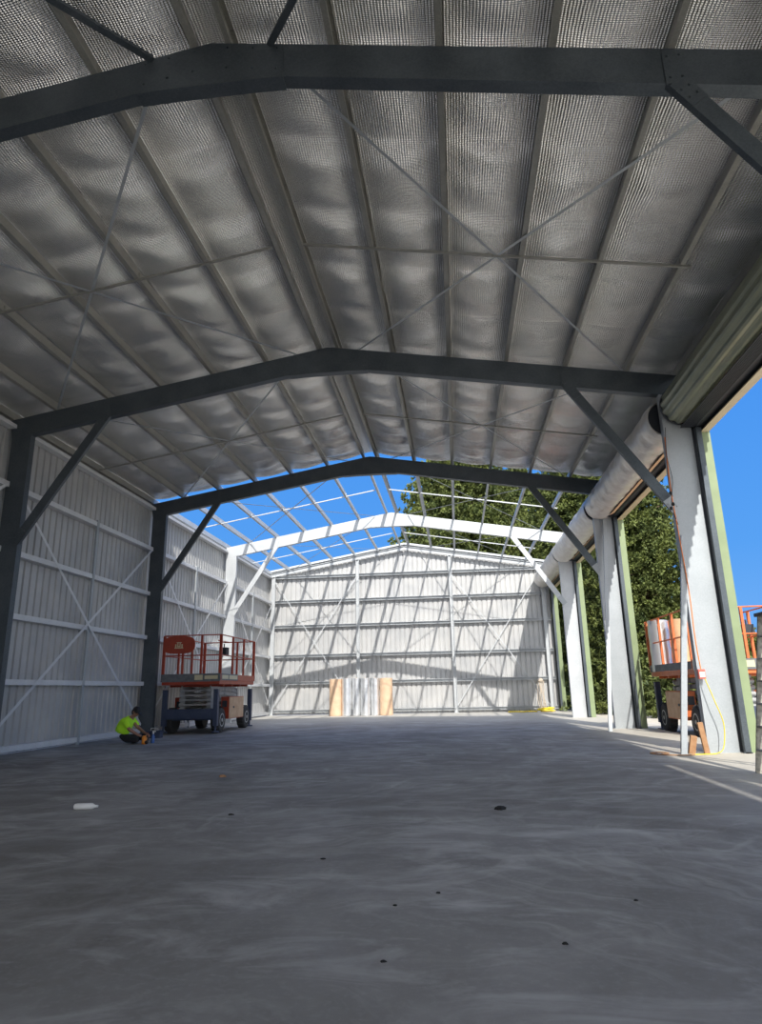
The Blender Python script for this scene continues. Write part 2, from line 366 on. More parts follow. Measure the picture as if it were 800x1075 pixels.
# ---- portal frames
def frame(k):
    y = Y(k); dark = k < 4
    g = 'galv' if dark else 'galv_sunlit'  # roofed frames take the shade-toned steel, the open one its sunlit copy
    root = empty('portal_frame', FRAME[k], 'portal frame', (XR, y, 0), 'portal frames of the shed')
    def put(mb, name, m=g, **kw):
        o = mb.build(name, m, None, **kw); o.parent = root; o.matrix_parent_inverse = Matrix.Translation((-XR, -y, 0)); return o
    t = .008
    # columns: C sections with the web towards the camera
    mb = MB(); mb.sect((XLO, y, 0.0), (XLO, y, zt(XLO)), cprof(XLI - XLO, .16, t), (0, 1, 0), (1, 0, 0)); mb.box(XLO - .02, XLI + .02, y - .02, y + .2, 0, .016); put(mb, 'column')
    mb = MB(); mb.sect((XRI, y, 0.0), (XRI, y, zt(XRO)), cprof(XRO - XRI, .16, t), (0, 1, 0), (1, 0, 0)); mb.box(XRI - .02, XRO + .02, y - .02, y + .2, 0, .016); put(mb, 'column', 'galv_mid' if dark else 'galv_sunlit')
    c = math.cos(math.atan(SL))
    for s in (-1, 1):
        xe = XLO if s < 0 else XRO
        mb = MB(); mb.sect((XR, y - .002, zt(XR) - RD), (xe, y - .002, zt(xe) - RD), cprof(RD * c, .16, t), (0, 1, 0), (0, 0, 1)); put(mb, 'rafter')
    # apex bracket: plate with flat bottom and flange
    zb = 7.865; w1, w2 = .46, .86
    pts = [(XR - w2, zt(XR - w2) - .01), (XR, zt(XR) - .01), (XR + w2, zt(XR + w2) - .01), (XR + w2, zt(XR + w2) - RD - .015), (XR + w1, zb), (XR - w1, zb), (XR - w2, zt(XR - w2) - RD - .015)]
    mb = MB(); n = len(pts)
    vs = [(px, y - .012, pz) for px, pz in pts] + [(px, y + .165, pz) for px, pz in pts]
    mb.add(vs, [tuple(range(n)), tuple(range(n, 2 * n))[::-1]] + [(i, (i + 1) % n, (i + 1) % n + n, i + n) for i in range(n)])
    for px in (-.78, -.5, -.2, .2, .5, .78):
        for dz in (.07, .36): mb.cyl((XR + px, y - .012, zt(XR + px) - dz), (XR + px, y - .03, zt(XR + px) - dz), .014, 6)
    put(mb, 'apex_bracket')
    # eave (knee) brackets and knee braces with gussets
    for s in (-1, 1):
        xi = XLI if s < 0 else XRI; xo = XLO if s < 0 else XRO
        xa = XR + s * 5.02; za = zt(xa) - RD + .02; xb = xi + s * .02; zb2 = 4.40
        a = V((xa, y - .012, za)); bb = V((xb + s * .03, y - .012, zb2))
        d = (bb - a).normalized(); nrm = V((-d.z, 0, d.x)); 
        if nrm.x * s < 0: nrm = -nrm         # towards the eave
        mb = MB(); mb.sect(a - nrm * .09 - d * .05, bb - nrm * .09, cprof(.19, .075, .005), (0, 1, 0), tuple(nrm))
        o = put(mb, 'knee_brace')
        for base, sg in ((a, 1), (bb, -1)):
            mb = MB()
            if sg > 0:
                mb.sect((xa, y - .014, za - .03), (xa, y - .014, za + RD - .06), [(-.006, -.11), (.006, -.11), (.006, .11), (-.006, .11)], (0, 1, 0))
                mb.sect(a - V((0, .006, 0)), a + d * .34 - V((0, .006, 0)), [(-.006, -.1), (.006, -.1), (.006, .1), (-.006, .1)], (0, 1, 0))
                for dz in (.05, .33):
                    for e in (-.06, .06): mb.cyl((xa + e, y - .018, za + dz), (xa + e, y - .037, za + dz), .014, 6)
            else:
                mb.sect(bb - d * .30 - V((0, .006, 0)), bb + d * .08 - V((0, .006, 0)), [(-.006, -.1), (.006, -.1), (.006, .1), (-.006, .1)], (0, 1, 0))
            for q in (.1, .22):
                for e in (-.05, .05):
                    p = base + d * (q * sg + .02) + nrm * e; mb.cyl(p + V((0, -.010, 0)), p + V((0, -.03, 0)), .014, 6)
            put(mb, 'gusset_plate', 'galv_mid' if sg < 0 and s > 0 else g)
    return root
for k in (1, 2, 3, 4): frame(k)

# ---- purlins
ORD = ['ridge purlin', 'second purlin from the ridge', 'third purlin from the ridge', 'fourth purlin from the ridge', 'fifth purlin from the ridge', 'sixth purlin from the ridge', 'eave purlin']
for bay in range(5):
    y0, y1 = Y(bay), Y(bay + 1)
    if bay == 4: y1 = 34.24
    for s in (-1, 1):
        for i, u in enumerate(PUR):
            x = XR + s * u; d = V((s, 0, -SL)).normalized(); nz = V((s * SL, 0, 1)).normalized()
            mb = MB(); org = (x, y0, zt(x))
            mb.sect((x - s * .03, y0 + .004, zt(x) + .002 - 0), (x - s * .03, y1 - .004, zt(x) + .002), cprof(.195, .072, .004, .018), tuple(d), tuple(nz))
            o = mb.build('purlin', 'purlin' if bay < 3 else 'galv_sunlit', origin=org)  # open bays take the sunlit steel copy, roofed bays the shaded one
            tag(o, 'galvanised %s, %s slope of the %s' % (ORD[i], 'left' if s < 0 else 'right', BAYNAME[bay]), 'purlin', 'roof purlins, %s' % BAYNAME[bay])
    # bridging across the middle of each bay
    for s in (-1, 1):
        ym = (y0 + y1) / 2; x0 = XR + s * .26; x1 = XR + s * (6.35 if s > 0 else 7.15)
        if bay == 0: continue
        mb = MB(); mb.sect((x0, ym, zt(x0) - .03), (x1, ym, zt(x1) - .03), [(0, 0), (.04, 0), (.04, .004), (.004, .004), (.004, .035), (0, .035)], (0, 1, 0), (0, 0, 1))
        for u in PUR[1:]:
            x = XR + s * u
            if abs(x - XR) < abs(x1 - XR): mb.box(x - .03, x + .03, ym + .01, ym + .04, zt(x) - .01, zt(x) + .12)
        o = mb.build('bridging_bar', 'galv_sunlit' if bay > 2 else 'purlin', origin=(x0, ym, zt(x0)))
        tag(o, 'thin bridging bar running under the purlins, %s slope of the %s' % ('left' if s < 0 else 'right', BAYNAME[bay]), 'bridging', 'purlin bridging bars')
    # flat strap cross bracing
    for s in (-1, 1):
        for a_u, b_u, w in ((.7, 6.15, 'ridge end nearer'), (6.15, .7, 'eave end nearer')):
            xa, xb = XR + s * a_u, XR + s * b_u; off = -.012 if a_u < b_u else -.02
            mb = MB(); mb.bar((xa, y0 + .1, zt(xa) - .0 + off), (xb, y1 - .05, zt(xb) + off), .003, .045, (s * SL, 0, 1))
            if bay == 0:
                mb = MB(); mb.bar((xa, y0 + .1, zt(xa) - .03), (xb, y1 - .02, zt(xb) - .03), .05, .075, (s * SL, 0, 1))
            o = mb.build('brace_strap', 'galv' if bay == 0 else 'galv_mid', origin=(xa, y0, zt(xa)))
            tag(o, 'diagonal roof brace, %s slope of the %s, %s the camera' % ('left' if s < 0 else 'right', BAYNAME[bay], w), 'brace', 'roof cross bracing')

# ---- left wall girts, mid-bay posts and straps
GZ = [.06, 1.44, 2.84, 4.21, 5.65, 7.02]; GN = ['bottom girt', 'second girt up', 'third girt up', 'fourth girt up', 'fifth girt up', 'eave girt']
WB = {1: 'beside the cut-off column at the left edge', 2: 'between the first and second full left columns', 3: 'behind the indoor scissor lift', 4: 'in the far left corner bay'}
for bay in (1, 2, 3, 4):
    y0, y1 = Y(bay), Y(bay + 1)
    if bay == 4: y1 = 34.1
    for i, z in enumerate(GZ):
        h = .12 if i < 5 else .09
        mb = MB(); xg = XLO + .10
        mb.sect((xg, y0 + .17, z), (xg, y1 - .01, z), cprof(h, .105 + .09, .004, .018), (-1, 0, 0), (0, 0, 1))
        o = mb.build('wall_girt', 'strap', origin=(xg, y0, z))
        tag(o, 'galvanised %s on left wall, %s' % (GN[i], WB[bay]), 'girt', 'left wall girts')
    if bay >= 1:
        ym = y0 + .5 * BAY + .1
        mb = MB(); mb.sect((XLO + .115, ym, .0), (XLO + .115, ym, 5.82), cprof(.1, .05, .004, .015), (-1, 0, 0), (0, 1, 0))
        tag(mb.build('wall_post', 'galv_mid', origin=(XLO + .1, ym, 0)), 'slim bluish post on left wall, %s' % WB[bay], 'post', 'left wall mid-bay posts')
        for a, bz, nm in ((5.7, .3, 'falling away'), (.3, 5.7, 'rising away')):
            mb = MB(); off = -.03 if a > 1 else -.036
            mb.bar((XLO + off + .17, y0 + .2, a), (XLO + off + .17, y1 - .1, bz), .004, .075, (1, 0, 0))
            tag(mb.build('wall_brace_strap', 'strap', origin=(XLO, y0, a)), 'diagonal strap %s, left wall, %s' % (nm, WB[bay]), 'brace', 'left wall straps')

# ---- end wall steel
EY = 34.20
for i, z in enumerate([.12, 1.50, 2.86, 4.38, 5.68, 6.98]):
    mb = MB(); mb.sect((XLO, EY, z), (4.80, EY, z), cprof(.14, .13, .004, .018), (0, -1, 0), (0, 0, 1))
    tag(mb.build('wall_girt', 'galv_sunlit', origin=(XLO, EY, z)), 'sunlit %s across the far end wall' % (GN[i] if i < 5 else 'topmost girt'), 'girt', 'end wall girts')
for x, lab in ((-9.62, 'white corner post where left wall meets end wall'), (-5.08, 'end wall post left of centre, behind the foil rolls'), (-.22, 'end wall post right of centre'), (4.42, 'end wall corner post beside the last green jamb')):
    xx = min(max(x, XLO), 4.7); mb = MB(); mb.sect((x, EY - .14, 0), (x, EY - .14, zt(xx) - .1), cprof(.2 if abs(x + 9.62) < .1 or x > 4 else .16, .1, .005), (0, -1, 0), (1, 0, 0))
    mb.box(x - .03, x + .2, EY - .26, EY - .1, 0, .012)
    tag(mb.build('end_wall_post', 'galv_sunlit', origin=(x, EY, 0)), lab, 'post', 'end wall posts')
for s in (-1, 1):
    xe = XLO if s < 0 else XRO
    mb = MB(); mb.sect((XR, EY - .15, zt(XR) - .2), (xe, EY - .15, zt(xe) - .2), cprof(.2, .07, .005), (0, -1, 0), (0, 0, 1))
    tag(mb.build('end_rafter', 'galv_sunlit', origin=(XR, EY, zt(XR))), 'slim white rafter along the %s half of the end wall top' % ('left' if s < 0 else 'right'), 'rafter', 'end wall rafters')
    mb = MB(); mb.sect((XR, EY - .06, zt(XR) + .12), (XR + s * 7.35, EY - .06, zt(XR + 7.35) + .12), [(0, 0), (.16, 0), (.16, .10), (0, .10)], (0, 1, 0), (0, 0, 1))
    tag(mb.build('barge_capping', 'galv_sunlit', origin=(XR, EY, zt(XR))), 'bright metal capping on the %s slope of end wall' % ('left' if s < 0 else 'right'), 'capping', 'end wall cappings')
for x0, x1, lab in ((-9.5, -5.1, 'left third'), (-.1, 4.4, 'right third')):
    for a, c, nm in ((.3, 6.9, 'rising to the right'), (6.9, .3, 'falling to the right')):
        mb = MB(); off = 0 if a < 1 else .006
        mb.bar((x0, EY - .145 - off, a), (x1, EY - .145 - off, c), .003, .04, (0, 1, 0))
        tag(mb.build('wall_brace_strap', 'galv_sunlit', origin=(x0, EY, a)), 'flat strap %s on the %s of end wall' % (nm, lab), 'brace', 'end wall straps')

# ---- right side: door jambs, headers, rolled doors
JN = {2: 'at the foremost full right column', 3: 'behind the leaning prop, second right column', 4: 'third right column in front of dark shrubs', 5: 'at the end wall corner'}
for k in (2, 3, 4, 5):
    y = Y(k) if k < 5 else 33.95
    root = empty('door_jamb', 'pale green door jamb with grey guide tracks %s' % JN[k], 'door jamb', (4.9, y, 0), 'door jambs')
    def put(mb, name, m, **kw):
        o = mb.build(name, m, **kw); o.parent = root; o.matrix_parent_inverse = Matrix.Translation((-4.9, -y, 0)); return o
    mb = MB(); mb.box(4.985, 5.17, y - .04, y + .24, -.05, 6.04); put(mb, 'flashing', 'green', bevel=.006)
    for yy in ((y - .16), (y + .22)):
        mb = MB(); mb.sect((4.87, yy, 0), (4.87, yy, 6.04), [(0, 0), (.1, 0), (.1, .09), (.085, .09), (.085, .012), (.015, .012), (.015, .09), (0, .09)], (1, 0, 0), (0, 1, 0)); mb.box(4.85, 4.99, yy - .0, yy + .05, 0, .02)
        put(mb, 'guide_track', 'galv')
    mb = MB(); mb.box(4.855, 4.985, y + .05, y + .15, 0, 6.04); put(mb, 'packer', 'dark')
DN = {0: 'nearest the camera, past the right edge', 1: 'bare green drum at top right', 2: 'wrapped drum behind the foremost right column', 3: 'wrapped drum between second and third right columns', 4: 'wrapped drum ending at the far wall'}
for bay in (1, 2, 3, 4):
    y0, y1 = Y(bay) + .2, Y(bay + 1) - .12
    if bay == 4: y1 = 33.9
    # header
    mb = MB(); mb.cur = 0; mb.box(4.86, 5.06, y0 - .2, y1 + .12, 6.06, 6.34)
    for i in range(7): mb.box(4.60 + i * .036, 4.618 + i * .036, y0, y1, 6.05 + .0 * i, 6.075)
    hd = mb.build('header_beam', 'dark'); 
    org = V((4.9, y0, 6.06)); hd.data.transform(Matrix.Translation(-org)); hd.location = org
    tag(hd, 'dark door header under the %s' % DN[bay], 'header beam', 'door header beams')
    mb = MB(); mb.box(5.065, 5.15, y0 - .15, y1 + .1, 5.97, 6.14); mb.box(4.99, 5.065, y0 - .15, y1 + .1, 5.97, 5.985)
    c_ = mb.build('header_flashing', 'cream'); c_.data.transform(Matrix.Translation(-org)); c_.location = (0, 0, 0); c_.parent = hd
    if bay == 0: continue
    # drum
    if bay < 2: cx, cz, r = 4.68, 6.53, .40
    else: cx, cz, r = 4.50, 6.42, .43
    root = empty('roller_door', {0: 'rolled ribbed door above the nearest opening', 1: 'bare dark green ribbed roller door drum hanging at top right', 2: 'roller door drum wrapped in crinkled silver film with tan card strips, nearest wrapped one', 3: 'silver wrapped roller door drum between second and third right columns', 4: 'silver wrapped roller door drum reaching the far end wall'}[bay], 'roller door', (cx, y0, cz), 'rolled-up doors')
    def put(mb, name, m, **kw):
        o = mb.build(name, m, **kw); o.parent = root; o.matrix_parent_inverse = Matrix.Translation((-cx, -y0, -cz)); return o
    mb = MB()
    if bay < 2:
        n = 112; prof = []
        for i in range(n):
            a = 2 * PI * i / n; rr = r + (.012 if (i % 8) < 3 else (-.012 if (i % 8) in (4, 5, 6) else 0)); prof.append((rr * math.cos(a), rr * math.sin(a)))
        mb.sect((cx, y0, cz), (cx, y1, cz), prof, (1, 0, 0)); put(mb, 'curtain', 'door')
        mb = MB(); mb.cyl((cx, y0 - .1, cz), (cx, y1 + .08, cz), .04, 12); put(mb, 'axle', 'galv')
        for yy in (y0 + .01, y1 - .02):
            mb = MB(); mb.cyl((cx, yy - .02, cz), (cx, yy + .03, cz), r + .02, 40); put(mb, 'end_wheel', 'dark')
        mb = MB(); mb.box(cx - .05, cx + .28, y1 + .03, y1 + .06, cz - .42, cz + .05); put(mb, 'wall_bracket', 'dark')
    else:
        # crinkled film skin, open at the near end
        n, m_ = 40, int((y1 - y0) / .12); vs = []
        for j in range(m_ + 1):
            for i in range(n):
                a = 2 * PI * i / n
                band = .03 if j % 5 == 0 else 0
                rr = r + .008 * math.sin(5 * a + j * .9) + .01 * math.sin(2 * a + j * .37 + 3 * math.sin(j * .11)) - band
                vs.append((cx + rr * math.cos(a), y0 + (y1 - y0) * j / m_, cz + rr * math.sin(a)))
        for i in range(n):
            a = 2 * PI * i / n; vs.append((cx + (r - .05) * math.cos(a), y0 + .02, cz + (r - .05) * math.sin(a)))
        for i in range(n):
            a = 2 * PI * i / n; vs.append((cx + (r - .05) * math.cos(a), y0 + .25, cz + (r - .05) * math.sin(a)))
        fs = [(j * n + i, j * n + (i + 1) % n, (j + 1) * n + (i + 1) % n, (j + 1) * n + i) for j in range(m_) for i in range(n)]
        o1 = (m_ + 1) * n; fs += [(i, (i + 1) % n, o1 + (i + 1) % n, o1 + i) for i in range(n)] + [(o1 + i, o1 + (i + 1) % n, o1 + n + (i + 1) % n, o1 + n + i) for i in range(n)]
        fs += [tuple(range(m_ * n, (m_ + 1) * n))]
        mb.add(vs, fs); put(mb, 'film_wrap', 'wrap', smooth=True)
        mb = MB(); mb.cyl((cx, y0 + .10, cz), (cx, y0 + .22, cz), r - .055, 36); put(mb, 'end_wheel', 'dark')
        mb = MB(); mb.cyl((cx, y0 - .1, cz), (cx, y1 + .08, cz), .04, 12); put(mb, 'axle', 'galv')
        mb = MB()
        for a0 in (-62, -30) if bay == 2 else (-50,):
            a = math.radians(a0 - 12); a2 = math.radians(a0 + 8); R1 = r + .025; R2 = r + .035
            am = (a + a2) / 2
            mb.sect((cx + R1 * math.cos(am), y0 + .05, cz + R1 * math.sin(am)), (cx + R1 * math.cos(am), y1 - .6, cz + R1 * math.sin(am)), [(-.07, 0), (.07, 0), (.07, .012), (-.07, .012)], (-math.sin(am), 0, math.cos(am)))
        put(mb, 'card_strip', 'card')

# ---- props leaning on the right columns
for (b0, t0, lab) in (((3.79, 12.62, 0), (4.33, 12.70, 3.9), 'galvanised channel prop leaning on the foremost full right column'),
                      ((3.87, 18.75, 0), (4.56, 19.78, 6.0), 'tall galvanised channel prop leaning on the second right column')):
    mb = MB(); mb.sect(b0, t0, cprof(.10, .06, .005, .02), (0, 1, 0), (1, 0, 0)); tag(mb.build('channel_prop', 'galv_mid', origin=b0), lab, 'prop')

# ------------------------------------------------------------------ scissor lifts (local: x across, y along, front at -y)
def make_lift(paint):
    root = empty('scissor_lift', 'orange scissor lift', 'scissor lift')
    def put(mb, name, m, parent=root, **kw):
        o = mb.build(name, m, **kw); o.parent = parent; return o
    # chassis
    mb = MB(); mb.box(-.62, .62, -1.55, 1.55, .38, .62); mb.box(-.86, .86, -1.72, -1.5, .42, .72); mb.box(-.8, .8, 1.45, 1.62, .42, .70)
    put(mb, 'chassis', 'navy', bevel=.012)
    # wheels
    for x in (-.74, .74):
        for y in (-1.22, 1.25):
            mb = MB(); s = 1 if x > 0 else -1
            r, w = .37, .13
            pr = [(.20, -w), (.30, -w), (r - .03, -w + .01), (r, -w + .05), (r, w - .05), (r - .03, w - .01), (.30, w), (.20, w)]
            mb.lathe((x, y, .37), pr, 28, 'x')
            for i in range(18):
                a = 2 * PI * i / 18; c, d = math.cos(a), math.sin(a)
                p = V((x, y + (r + .004) * c, .37 + (r + .004) * d))
                mb.bar(p + V((-w + .03, 0, 0)), p + V((w - .03, 0, 0)), .03, .05, (0, c, d))
            wh = put(mb, 'wheel', 'rubber')
            mb = MB(); mb.lathe((x + s * .10, y, .37), [(.20, -.02), (.20, .03), (.17, .035), (.15, .0), (.06, -.01), (.05, .04), (.0001, .045)], 20, 'x') if s > 0 else mb.lathe((x + s * .10, y, .37), [(.0001, -.045), (.05, -.04), (.06, .01), (.15, 0), (.17, -.035), (.20, -.03), (.20, .02)], 20, 'x')
            put(mb, 'rim', 'rim', wh)
    # side trays
    for s in (-1, 1):
        mb = MB(); mb.box(min(s * .64, s * .90), max(s * .64, s * .90), -.72, .75, .38, 1.06)
        mb.cur = 1; sx = s * .902
        mb.box(min(sx, sx + s * .012), max(sx, sx + s * .012), -.70, .73, .40, 1.04)
        t = put(mb, 'side_tray', [paint, 'beige'], bevel=.01)
        mb = MB(); mb.box(min(s * .915, s * .93), max(s * .915, s * .93), -.35, -.25, .70, .76); put(mb, 'latch', 'dark', t)
        mb = MB(); mb.box(min(s * .68, s * .84), max(s * .68, s * .84), -.735, -.72, .74, .94); put(mb, 'vent_panel', 'dark', t)
    # outriggers
    for x in (-.82, .82):
        for y in (-1.66, 1.72):
            mb = MB(); mb.box(x - .07, x + .07, y - .07, y + .07, .22, 1.30); mb.cyl((x, y, .06), (x, y, .3), .035, 10); mb.cyl((x, y, .03), (x, y, .07), .12, 16)
            put(mb, 'outrigger', 'navy', bevel=.008)
    # scissor stack: folded arms
    mb = MB()
    for s in (-1, 1):
        for i in range(5):
            z = .66 + i * .145
            o = .04 if i % 2 else 0
            mb.bar((s * (.40 + .0), -1.25, z), (s * .40, 1.25, z + .12), .10, .05, (0, 0, 1))
            mb.bar((s * (.47), 1.25, z), (s * .47, -1.25, z + .12), .10, .05, (0, 0, 1))
            mb.cyl((s * .36, -1.25, z + .03), (s * .52, -1.25, z + .03), .06, 12); mb.cyl((s * .36, 1.25, z + .03), (s * .52, 1.25, z + .03), .06, 12)
            mb.cyl((s * .36, 0, z + .06), (s * .52, 0, z + .06), .05, 12)
    for i in range(5):
        z = .69 + i * .145
        for y in (-1.25, 0, 1.25): mb.cyl((-.4, y, z), (.4, y, z), .03, 8)
    put(mb, 'scissor_stack', 'scissor')
    mb = MB(); mb.cyl((0, -.9, .68), (0, .5, 1.15), .07, 14); mb.cyl((0, .5, 1.15), (0, .9, 1.28), .04, 12); put(mb, 'lift_ram', 'rim')
    # ladder under the deck
    # deck
    mb = MB(); mb.box(-.93, .93, -1.75, 1.75, 1.44, 1.56)
    for y in (-1.2, -.4, .4, 1.2): mb.box(-.88, .88, y - .04, y + .04, 1.38, 1.44)
    put(mb, 'deck', paint, bevel=.008)
    mb = MB(); mb.box(-.95, .95, -1.79, -1.76, 1.53, 1.77); mb.box(-.955, -.935, -1.78, 1.75, 1.56, 1.74); mb.box(.935, .955, -1.78, -.10, 1.56, 1.76)
    tb = put(mb, 'toe_board', 'mesh')
    mb = MB(); mb.box(.957, .96, -1.60, -1.05, 1.60, 1.72); mb.box(.957, .96, -.95, -.15, 1.60, 1.72)
    mb.box(.14, .40, -1.796, -1.791, 1.58, 1.73); mb.box(.46, .88, -1.796, -1.791, 1.60, 1.71); put(mb, 'decal_strip', 'decal', tb)
    mb = MB(); mb.box(.935, .955, -.10, 1.75, 1.56, 1.74); mb.box(-.93, .93, 1.75, 1.77, 1.56, 1.74); put(mb, 'toe_board', paint)
    # guard rails
    T = 2.95; mid = 2.33
    mb = MB(); R_ = .019
    for x in (-.92, .92):
        mb.tube([(x, -1.72, T), (x, 1.72, T)], R_, 8); mb.tube([(x, -1.72, mid), (x, 1.72, mid)], R_, 8)
    for y in (-1.72, 1.72):
        mb.tube([(-.92, y, T), (.92, y, T)], R_, 8); mb.tube([(-.92, y, mid), (.92, y, mid)], R_, 8)
    for x in (.0,): mb.tube([(x, .55, T), (x, 1.72, T)], R_, 6)
    put(mb, 'guard_rail', paint, smooth=True)
    for x, y in [(-.92, -1.72), (-.3, -1.72), (.3, -1.72), (.92, -1.72), (.92, -.58), (.92, .55), (.92, 1.72), (.3, 1.72), (-.3, 1.72), (-.92, 1.72), (-.92, .55), (-.92, -.58)]:
        mb = MB(); w = .042 if abs(y) > 1 and abs(x) > .9 else .03
        mb.box(x - w, x + w, y - .03, y + .03, 1.56, T); put(mb, 'rail_post', paint)
    # control box
    mb = MB(); mb.box(.60, .84, -1.0, -.74, 2.35, 2.60); mb.tube([(.72, -.87, 2.6), (.72, -.87, 2.72)], .02, 8); put(mb, 'control_box', 'dark')
    # entry ladder at the rear
    mb = MB()
    for x in (-.2, .2): mb.bar((x, 1.80, .45), (x, 1.80, 1.55), .03, .04)
    for z in (.6, .85, 1.1, 1.35): mb.bar((-.2, 1.80, z), (.2, 1.80, z), .03, .04, (0, 0, 1))
    put(mb, 'entry_ladder', paint)
    return root
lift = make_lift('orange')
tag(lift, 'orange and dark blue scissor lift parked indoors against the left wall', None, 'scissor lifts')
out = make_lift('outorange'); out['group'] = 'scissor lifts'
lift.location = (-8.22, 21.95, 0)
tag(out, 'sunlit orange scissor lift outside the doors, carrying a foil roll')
out.location = (6.33, 18.0, -.06)
# oval sign panel on the indoor lift's front rail
def oct_panel(cx, cz, w, h, y, th):
    pts = []
    for i in range(40):
        a = 2 * PI * i / 40; c, s_ = math.cos(a), math.sin(a)
        pts.append((cx + w * math.copysign(abs(c) ** .55, c), cz + h * math.copysign(abs(s_) ** .75, s_)))
    mb = MB(); n = 40
    mb.add([(p, y, q) for p, q in pts] + [(p, y + th, q) for p, q in pts], [tuple(range(n)), tuple(range(n, 2 * n))[::-1]] + [(i, (i + 1) % n, (i + 1) % n + n, i + n) for i in range(n)])
    return mb
pn = oct_panel(-.42, 2.66, .52, .27, -1.79, .03).build('sign_panel', 'orange'); pn.parent = lift; pn['label'] = 'rounded red orange panel with a small cream emblem'
mb = MB(); y = -1.797
for x0, x1, z0, z1 in ((-.56, -.28, 2.55, 2.58), (-.54, -.50, 2.58, 2.68), (-.34, -.30, 2.58, 2.68), (-.47, -.37, 2.59, 2.62), (-.47, -.44, 2.62, 2.72), (-.40, -.37, 2.62, 2.72), (-.5, -.34, 2.72, 2.74)):
    mb.box(x0, x1, y, y + .006, z0, z1)
em = mb.build('emblem', 'decal'); em.parent = pn

# ------------------------------------------------------------------ foil rolls
def foil_roll(r, h, label, loc, m='foilroll', group='foil rolls standing by the end wall', rz=0):
    root = empty('foil_roll', label, 'foil roll', loc, group, rz)
    mb = MB(); prof = [(r * .86, 0), (r, .01)] + [(r + .006 * math.sin(i * 1.9), .01 + (h - .02) * i / 10) for i in range(1, 10)] + [(r, h - .01), (r * .86, h)]
    mb.lathe((0, 0, 0), prof, 28); o = mb.build('roll', m, smooth=True); o.parent = root
    mb = MB(); mb.lathe((0, 0, h - .03), [(.05, 0), (.05, .04), (.035, .04), (.035, 0)], 14); o = mb.build('core_tube', 'card'); o.parent = root
    return root
xs = [-5.92, -5.42, -4.95, -4.50, -4.05, -3.62, -3.30]
for i, x in enumerate([-5.85, -5.31, -4.86, -4.41, -3.96, -3.42]):
    end = i in (0, 5)
    foil_roll(.305 if end else .222, 1.72 if not end else 1.70,
              ['tan paper wrapped roll, leftmost of the rolls by the end wall', 'silver foil roll next to the left tan roll', 'silver foil roll, second silver one from left', 'silver foil roll, third silver one from left', 'silver foil roll touching the right tan roll', 'tan paper wrapped roll, rightmost of the rolls by the end wall'][i],
              (x, 32.25 + (.0 if end else .08 * (-1) ** i), 0), 'peach' if end else 'foilroll')
foil_roll(.27, 1.40, 'silver foil roll strapped upright on the outdoor scissor lift', (5.62, 19.35, 1.50), group='foil roll on lift')
foil_roll(.24, 1.36, 'tan roll standing in for the orange panel on the outdoor lift', (5.98, 18.75, 1.50), 'card', group='foil roll on lift')  # added roll in place of an orange panel at the lift's rails

# ------------------------------------------------------------------ person sitting by the second left column
def skin_obj(name, joints, edges, m, parent=None, sub=2):
    me = bpy.data.meshes.new(name); me.from_pydata([j[:3] for j in joints], edges, []); o = bpy.data.objects.new(name, me); COL.objects.link(o)
    sk = o.modifiers.new('skin', 'SKIN'); sk.use_smooth_shade = True
    for i, j in enumerate(joints):
        rr = j[3] if isinstance(j[3], tuple) else (j[3], j[3]); me.skin_vertices[0].data[i].radius = rr; me.skin_vertices[0].data[i].use_root = (i == 0)
    ss = o.modifiers.new('sub', 'SUBSURF'); ss.levels = sub; ss.render_levels = sub
    dg = bpy.context.evaluated_depsgraph_get(); me2 = bpy.data.meshes.new_from_object(o.evaluated_get(dg)); me2.materials.clear(); me2.materials.append(M[m])
    bpy.data.objects.remove(o); o2 = bpy.data.objects.new(name, me2); COL.objects.link(o2); o2.parent = parent
    return o2
PX, PY = -8.36, 16.6
person = empty('person', 'person in hi-vis yellow shirt and black cap sitting on the floor, working with both hands', 'person', (PX, PY, 0))
# local: facing +x.
J = [(-.10, 0, .13, (.15, .17)), (-.10, 0, .28, (.13, .16)), (-.03, 0, .44, (.13, .17)), (.055, 0, .565, (.10, .16)), (.115, 0, .64, .06), (.16, 0, .70, .055),
     # legs, right leg (towards camera, -y) crossed in front
     (.06, -.13, .12, .10), (.42, -.24, .12, .075), (.30, -.02, .075, .055), (.20, .03, .06, .05),
     (.05, .13, .13, .10), (.44, .20, .16, .075), (.56, .0, .08, .055), (.60, -.12, .06, .045)]
Eg = [(0, 1), (1, 2), (2, 3), (3, 4), (4, 5), (0, 6), (6, 7), (7, 8), (8, 9), (0, 10), (10, 11), (11, 12), (12, 13)]
skin_obj('trousers', [J[0], (-.10, 0, .25, (.13, .16))] + J[6:14], [(0, 1), (0, 2), (2, 3), (3, 4), (4, 5), (0, 6), (6, 7), (7, 8), (8, 9)], 'trouser', person)
body = skin_obj('body', [(-.09, 0, .30, (.10, .13)), (-.02, 0, .45, (.10, .13)), (.055, 0, .57, (.08, .12)), (.12, 0, .635, .055), (.17, 0, .70, .052),
                 (.06, -.17, .555, .055), (.18, -.25, .36, .045), (.40, -.16, .21, .034), (.47, -.12, .18, .028),
                 (.06, .17, .555, .055), (.20, .22, .37, .045), (.42, .10, .26, .034), (.49, .07, .24, .028)],
         [(0, 1), (1, 2), (2, 3), (3, 4), (2, 5), (5, 6), (6, 7), (7, 8), (2, 9), (9, 10), (10, 11), (11, 12)], 'skin', person)
